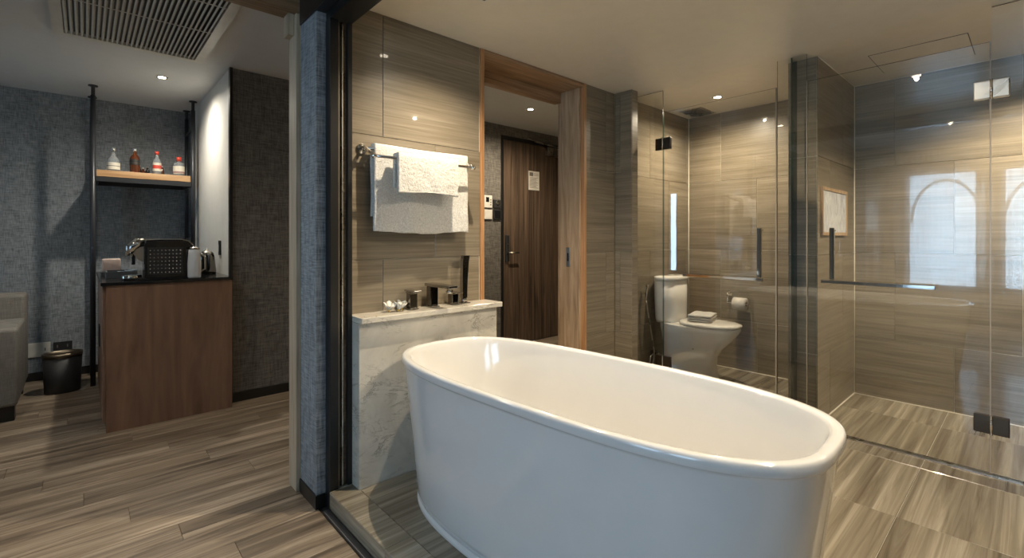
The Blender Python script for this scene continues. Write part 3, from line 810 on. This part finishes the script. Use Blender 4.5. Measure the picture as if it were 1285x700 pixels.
for k in range(11): g.box(3.935, 4.075 - (k * 37 % 5) * .009, .005, .006, 1.825 + k * .012, 1.829 + k * .012)
tag(g.build('print', M['ink'], nt), kind='stuff')
G().box(3.912, 4.098, .0075, .0115, 1.797, 2.028).build('border', M['ink'], nt)

def wall_box(name, label, x0, x1, z0, z1, mat, inner=None, cat='switch', d=.018):
    t = thing(name, label, cat, ((x0 + x1) / 2, 4.03, (z0 + z1) / 2))
    w, h = (x1 - x0) / 2, (z1 - z0) / 2
    G().box(-w, w, -d, -.0005, -h, h, bev=.003).build('plate', mat, t)
    if inner: inner(t, w, h, d)
def scr(t, w, h, d):
    G().box(-w * .6, w * .2, -d - .001, -d, -h * .1, h * .7).build('display', M['black_gloss'], t)
    for k in range(3): G().box(w * .45, w * .75, -d - .002, -d, -h * .6 + k * h * .4, -h * .4 + k * h * .4).build('button', M['ink'], t)
def bell(t, w, h, d):
    G().lathe([(w * .45, 0), (w * .45, .006), (w * .3, .008)], n=20).build('dial', M['steel'], t, loc=(0, -d, h * .3), rot=(PI / 2, 0, 0))
def sw(t, w, h, d): G().box(-w * .8, w * .8, -d - .002, -d, -h * .8, h * .8, bev=.002).build('rocker', M['plastic_white'], t)
def swb(t, w, h, d): G().box(-w * .8, w * .8, -d - .002, -d, -h * .8, h * .8, bev=.002).build('rocker', M['black_gloss'], t)
wall_box('thermostat', 'pale thermostat with dark display left of entry door', 3.225, 3.335, 1.47, 1.605, M['plastic_white'], scr, 'thermostat')
wall_box('card_holder', 'black key card unit beside the pale thermostat', 3.358, 3.468, 1.475, 1.565, M['black_matt'], bell, 'card reader')
wall_box('light_switch', 'pale square wall switch below the thermostat', 3.225, 3.335, 1.345, 1.45, M['plastic_white'], sw)
wall_box('light_switch', 'black square wall switch below the card unit', 3.358, 3.468, 1.345, 1.455, M['black_matt'], swb)

# ------------------------------------------------------------------ minibar
MB = .86
t = thing('minibar_cabinet', 'red brown minibar cabinet with a black top', 'cabinet', (.45, 4.45, FZ))
H0 = MB - FZ
G().box(-.346, .352, -.528, -.510, 0, H0 - .022).build('side_panel', M['cabinet'], t)
G().box(-.344, .352, -.509, .75, 0.0, H0 - .022).build('carcass', M['black_matt'], t)
for k in range(2):
    dr = G().box(-.362, -.345, -.505 + k * .625, .115 + k * .625, .06, H0 - .03, bev=.002).build('door', M['cabinet'], t)
    G().box(-.370, -.362, .05 + k * .02 if k == 0 else .14, .065 if k == 0 else .155, .45, .60).build('handle', M['black_metal'], dr)
G().box(-.372, .356, -.536, .76, H0 - .021, H0, bev=.002).build('top_slab', M['black_gloss'], t)

TZ = MB + .0008
# capsule coffee machine: lies with its long side to the front
t = thing('coffee_machine', 'black coffee machine with chrome spout on the minibar', 'coffee machine', (.42, 4.10, TZ))
R = []
n = 14
for y, k in ((-.075, .97), (-.065, 1.0), (.065, 1.0), (.075, .97)):
    pr = [(-.115, .012), (-.118, .10), (-.118, .245), (-.104, .264), (-.03, .268), (.09, .268), (.130, .256), (.158, .222), (.170, .15), (.170, .012)]
    R.append([(x * k, y, .012 + (z - .012) * k) for x, z in pr])
G().rings(R, smooth=False).build('body', M['black_gloss'], t)
sp = G().box(-.100, .100, -.0775, -.0755, .03, .215, bev=.001).build('side_panel', M['black_matt'], t)
g = G()
for i in range(9):
    for j in range(7): g.lathe([(.0035, 0), (.002, .002)], c=(0, 0, 0), n=6)
st = G()
for i in range(9):
    for j in range(7):
        cx, cz = -.085 + i * .021, .045 + j * .025
        st.add([(cx - .004, -.0776, cz), (cx, -.0776, cz - .004), (cx + .004, -.0776, cz), (cx, -.0776, cz + .004), (cx, -.080, cz)], [(0, 1, 4), (1, 2, 4), (2, 3, 4), (3, 0, 4)])
tag(st.build('stud', M['steel'], sp), kind='stuff')
G().rings([[(x, y, z) for x, z in ((-.118, .268), (-.03, .275), (.09, .275), (.137, .262), (.166, .226), (.178, .15), (.173, .15), (.160, .224), (.132, .258), (.09, .2695), (-.03, .2695), (-.106, .266))] for y in (-.07, .07)], smooth=False).build('top_trim', M['steel'], t)
hd = G().rings([[(x, y, z) for x, z in ((-.118, .12), (-.118, .268), (-.155, .268), (-.190, .235), (-.188, .185), (-.160, .165), (-.150, .13))] for y in (-.030, .030)], smooth=False).build('spout_head', M['steel'], t)
G().tube([(-.112, 0, .245), (-.150, 0, .240), (-.178, 0, .215), (-.186, 0, .16)], [.036, .040, .038, .028], 20).build('chrome_cover', M['chrome'], hd)
G().box(-.182, -.160, -.012, .012, .10, .165, bev=.004).build('nozzle', M['black_gloss'], hd)
G().box(-.165, .165, -.070, .070, .0, .012, bev=.002).build('base', M['black_matt'], t)
G().lathe([(.052, 0), (.055, .010), (.055, .026), (.050, .032)], c=(-.180, -.01, 0), n=28).build('drip_tray', M['chrome'], t)

M['frost'] = plain('frosted clear plastic', (.62, .64, .65), .15, var=.04)
t = thing('water_tank_jug', 'frosted grey jug standing right of the coffee machine', 'jug', (.578, 3.972, TZ))
G().lathe([(.036, 0), (.040, .01), (.041, .10), (.036, .17), (.033, .20)], n=28).build('body', M['frost'], t)
G().lathe([(.034, .2005), (.030, .212), (.012, .218)], n=28).build('lid', M['steel'], t)
G().tube([(.036, 0, .17), (.062, 0, .15), (.064, 0, .06), (.038, 0, .04)], .006, 8).build('handle', M['steel'], t)
t = thing('kettle', 'dark steel kettle behind the frosted jug by white wall', 'kettle', (.72, 4.38, TZ))
G().lathe([(.062, 0), (.064, .02), (.052, .13), (.046, .16)], n=28).build('body', M['dark_chrome'], t)
G().lathe([(.046, .161), (.03, .175), (.010, .180), (.010, .195), (.0, .197)], n=24, cap1=False).build('lid', M['steel'], t)
G().tube([(0, -.045, .15), (0, -.085, .145), (0, -.090, .06), (0, -.060, .03)], .008, 8).build('handle', M['black_matt'], t)
t = thing('condiment_tray', 'flat dark grey tray of sachets left of coffee machine', 'tray', (.20, 4.42, TZ))
M['tray'] = plain('dark grey tray', (.06, .065, .07), .45)
G().box(-.085, .085, -.12, .12, 0, .008).box(-.085, .085, -.12, -.112, .008, .045).box(-.085, .085, .112, .12, .008, .045).box(-.085, -.077, -.112, .112, .008, .045).box(.077, .085, -.112, .112, .008, .045).build('tray_body', M['tray'], t)
M['sachet'] = plain('blue white sachet', (.35, .42, .50), .4, var=.4, scale=60)
SL = ['blue white sachet lowest in the grey tray', 'second sachet from the left in the grey tray', 'middle sachet of the five in the grey tray', 'tilted sachet right of the middle one in the tray', 'topmost sachet in the tray, nearest coffee machine']
for i in range(5):
    tag(G().box(-.03, .03, -.022, .022, 0, .006, bev=.002).build('sachet', M['sachet'], None, loc=(.16 + .026 * i, 4.36 + .03 * (i % 3), TZ + .020 + .006 * i), rot=(.25 * (i % 2), .15, .5 * i)), SL[i], 'sachet', 'sachets in the minibar tray')
t = thing('card_stand', 'small rounded pink menu block behind the sachet tray', 'card', (.155, 4.66, TZ))
M['pink'] = plain('pink beige card', (.50, .38, .32), .5)
G().box(-.055, .055, -.012, .012, .03, .125, bev=.011, smooth=True).build('block', M['pink'], t)
G().box(-.06, .06, -.03, .03, 0, .03, bev=.004).build('base', M['tray'], t)
t = thing('cup', 'small glass cup on the counter by white wall', 'cup', (.60, 4.50, TZ))
G().lathe([(.022, 0), (.030, .06), (.028, .06), (.020, .004), (0, .004)], n=20, cap1=False).build('body', M['frost'], t)

t = thing('wall_switch', 'narrow black switch on the white wall', 'switch', (.811, 4.375, 1.062))
G().box(-.008, -.0005, -.035, .035, -.058, .058, bev=.002).build('plate', M['black_gloss'], t)
G().box(-.010, -.008, -.022, .022, -.03, .03).build('rocker', M['black_matt'], t)

# shelf rack from ceiling
t = thing('shelf_rack', 'black steel post rack with one oak shelf over minibar', 'shelf', (.40, 5.45, FZ))
HH = HC - FZ
for px, py in ((-.342, -.19), (.355, -.19), (-.342, .25), (.365, .25)):
    zb = 0.0 if px < 0 else MB - FZ + .001
    p = G().tube([(px, py, zb), (px, py, HH - .085)], .018, 14).build('post', M['black_metal'], t)
    G().lathe([(.013, HH - .085), (.013, HH - .012), (.032, HH - .010), (.032, HH)], c=(px, py, 0), n=18).build('ceiling_flange', M['black_metal'], p)
sh = G().box(-.322, .335, -.20, .25, 1.715 - .058 - FZ, 1.712 - FZ, bev=.002).build('shelf_board', M['shelf_wood'], t)
sf = G().box(-.325, .340, -.205, -.185, 1.615 - FZ, 1.654 - FZ).box(-.325, .340, .235, .255, 1.615 - FZ, 1.654 - FZ).box(-.325, -.305, -.184, .234, 1.615 - FZ, 1.654 - FZ).box(.320, .340, -.184, .234, 1.615 - FZ, 1.654 - FZ)
sf.build('shelf_frame', M['black_metal'], t)
for z in (2.16, 1.13): G().bar((.357, -.17, z - FZ), (.363, .235, z - FZ), .014, .020).build('crossbar', M['black_metal'], t)

# bottles
def glassy(name, c, tr=.0):
    q = NT(name); q.col(c).set(Roughness=.05, Transmission_Weight=tr, IOR=1.4); return q.m
M['clear_bottle'] = glassy('clear bottle glass', (.62, .66, .68), .75)
M['amber_bottle'] = glassy('amber whisky bottle', (.12, .035, .012), .35)
M['rose_bottle'] = glassy('rose tinted bottle', (.62, .40, .38), .6)
M['label_cream'] = plain('cream label', (.62, .58, .48), .6)
M['label_dark'] = plain('black label', (.02, .02, .02), .5)
M['label_red'] = plain('red print', (.55, .06, .04), .5)
M['cap_silver'] = metal('silver cap', (.7, .7, .68), .3)
M['cap_red'] = plain('red cap', (.55, .05, .03), .4)
SZ = 1.7125
def bottle(x, y, label, prof, mat, capr, capz, capm, lab, labz, r, extra=None, sq=1.0):
    b = thing('bottle', label, 'bottle', (x, y, SZ), .3, group='spirit bottles on the oak shelf')
    G().lathe(prof, n=24, sy=sq).build('glass_body', mat, b)
    G().lathe([(capr, capz[0]), (capr, capz[1])], n=16).build('cap', capm, b)
    lb = G().lathe([(r + .0008, labz[0]), (r + .0008, labz[1])], n=24, sy=sq, cap0=False, cap1=False).build('label', lab, b)
    if extra: extra(b, lb, r, labz)
def band(mat, a, c):
    def f(b, lb, r, lz):
        h = lz[1] - lz[0]
        G().lathe([(r + .0014, lz[0] + h * a), (r + .0014, lz[0] + h * c)], n=24, cap0=False, cap1=False).build('print', mat, lb)
    return f
bottle(.190, 5.33, 'clear rounded gin bottle with cream label, left end of shelf', [(.040, 0), (.044, .006), (.044, .085), (.036, .115), (.016, .135), (.014, .170)], M['clear_bottle'], .017, (.170, .205), M['cap_silver'], M['label_cream'], (.015, .075), .044, band(M['ink'], .45, .55))
bottle(.335, 5.33, 'amber whisky bottle with slanted black label on the shelf', [(.034, 0), (.036, .005), (.036, .125), (.030, .145), (.013, .165), (.012, .185)], M['amber_bottle'], .014, (.185, .215), M['cap_silver'], M['label_dark'], (.070, .118), .036, band(M['brass'], .3, .36))
bottle(.492, 5.33, 'slim clear bottle with red and white label, third on shelf', [(.030, 0), (.032, .005), (.032, .110), (.026, .130), (.013, .150), (.013, .180)], M['clear_bottle'], .015, (.180, .208), M['cap_red'], M['label_cream'], (.030, .105), .032, band(M['label_red'], .3, .7))
bottle(.655, 5.33, 'squat clear gin bottle with red cap, right end of shelf', [(.042, 0), (.045, .005), (.045, .100), (.038, .118), (.018, .128), (.018, .138)], M['clear_bottle'], .020, (.138, .175), M['cap_red'], M['label_cream'], (.020, .090), .045, band(M['rose_bottle'], .05, .3))
ML = ['tiny bottle just right of the amber whisky bottle', 'second tiny bottle right of the whisky bottle', 'tiny dark bottle midway between whisky and slim bottle', 'tiny bottle just right of the slim red-labelled bottle']
for i, (x, y, h) in enumerate(((.375, 5.46, .075), (.405, 5.50, .06), (.435, 5.47, .07), (.545, 5.48, .085))):
    b = thing('miniature_bottle', ML[i], 'bottle', (x, y, SZ), group='miniatures on the oak shelf')
    G().lathe([(.016, 0), (.017, .004), (.017, h * .6), (.008, h * .8), (.008, h)], n=14).build('glass_body', M['amber_bottle'] if i % 2 else M['black_gloss'], b)
    G().lathe([(.0085, h + .0002), (.0085, h + .012)], n=12).build('cap', M['cap_silver'], b)

# ------------------------------------------------------------------ bin, sockets, sofa, ceiling cassette
t = thing('waste_bin', 'black oval waste bin with a bronze rim by the wall', 'bin', (-.125, 5.24, FZ))
def ov(a, b, z, n=36): return [(x, y, z) for x, y in selli(n, a, b, 2.2)]
G().rings([ov(.105, .085, 0), ov(.108, .088, .006), ov(.118, .098, .28), ov(.113, .093, .28), ov(.103, .083, .012)], True, True).build('body', M['black_matt'], t)
G().rings([ov(.119, .099, .281), ov(.122, .102, .283), ov(.122, .102, .312), ov(.114, .094, .312), ov(.114, .094, .281)], True, False).build('rim', M['bronze'], t)
def socket(x0, x1, z0, z1, mat, name, label, hs):
    t = thing(name, label, 'socket', ((x0 + x1) / 2, BY, (z0 + z1) / 2))
    w, h = (x1 - x0) / 2, (z1 - z0) / 2
    G().box(-w, w, -.012, -.0005, -h, h, bev=.002).build('plate', mat, t)
    for q in hs: G().box(q - .004, q + .004, -.0135, -.012, -.012, .012).build('hole', M['ink'], t)
socket(-.37, -.215, .115, .235, M['plastic_white'], 'data_socket', 'white wall socket plate between sofa and bin', (.045,))
socket(-.197, -.075, .15, .225, M['black_matt'], 'wall_socket', 'black double socket above the waste bin', (-.035, .03))

sofa = thing('sofa', 'taupe upholstered sofa end at the left edge', 'sofa', (-.75, 4.95, FZ))
G().box(-.45, .42, -.36, .25, .10, .62, bev=.022, seg=3, smooth=True).build('seat', M['fabric'], sofa)
G().box(-.45, .42, .252, .50, .10, .80, bev=.03, seg=3, smooth=True).build('backrest', M['fabric'], sofa)
for x, y in ((-.38, -.30), (.37, -.30), (-.38, .44), (.36, .44)):
    G().box(x - .035, x + .035, y - .035, y + .035, 0, .0995, bev=.003).build('leg', M['black'], sofa)

t = thing('air_conditioner_grille', 'large louvred ceiling air grille above the hall', 'vent', (.245, 3.37, HC))
gx0, gx1, gy0, gy1 = -.385, .385, -.66, .64
fr = G().box(gx0, gx1, gy0, gy0 + .05, -.022, 0).box(gx0, gx1, gy1 - .05, gy1, -.022, 0).box(gx0, gx0 + .05, gy0 + .05, gy1 - .05, -.022, 0).box(gx1 - .05, gx1, gy0 + .05, gy1 - .05, -.022, 0)
fr.build('frame', M['plastic_white'], t)
G().box(gx0 + .05, gx1 - .05, gy0 + .05, gy1 - .05, -.002, -.0005).build('backing', M['black'], t)
ns = 28; sm = None
for k in range(ns):
    x = gx0 + .062 + (gx1 - gx0 - .124) * k / (ns - 1)
    if sm is None:
        g = G().bar((0, gy0 + .052, 0), (0, gy1 - .052, 0), .009, .016); sm = g.mesh('slat', M['plastic_white'])
    o = bpy.data.objects.new('slat', sm); o.parent = t; o.location = (x, 0, -.013); o.rotation_euler = (0, .5, 0); C.objects.link(o)
for y in (-.42, 0.0): G().box(gx0 + .05, gx1 - .05, y - .006, y + .006, -.0245, -.0235).build('crossbar', M['plastic_white'], t)
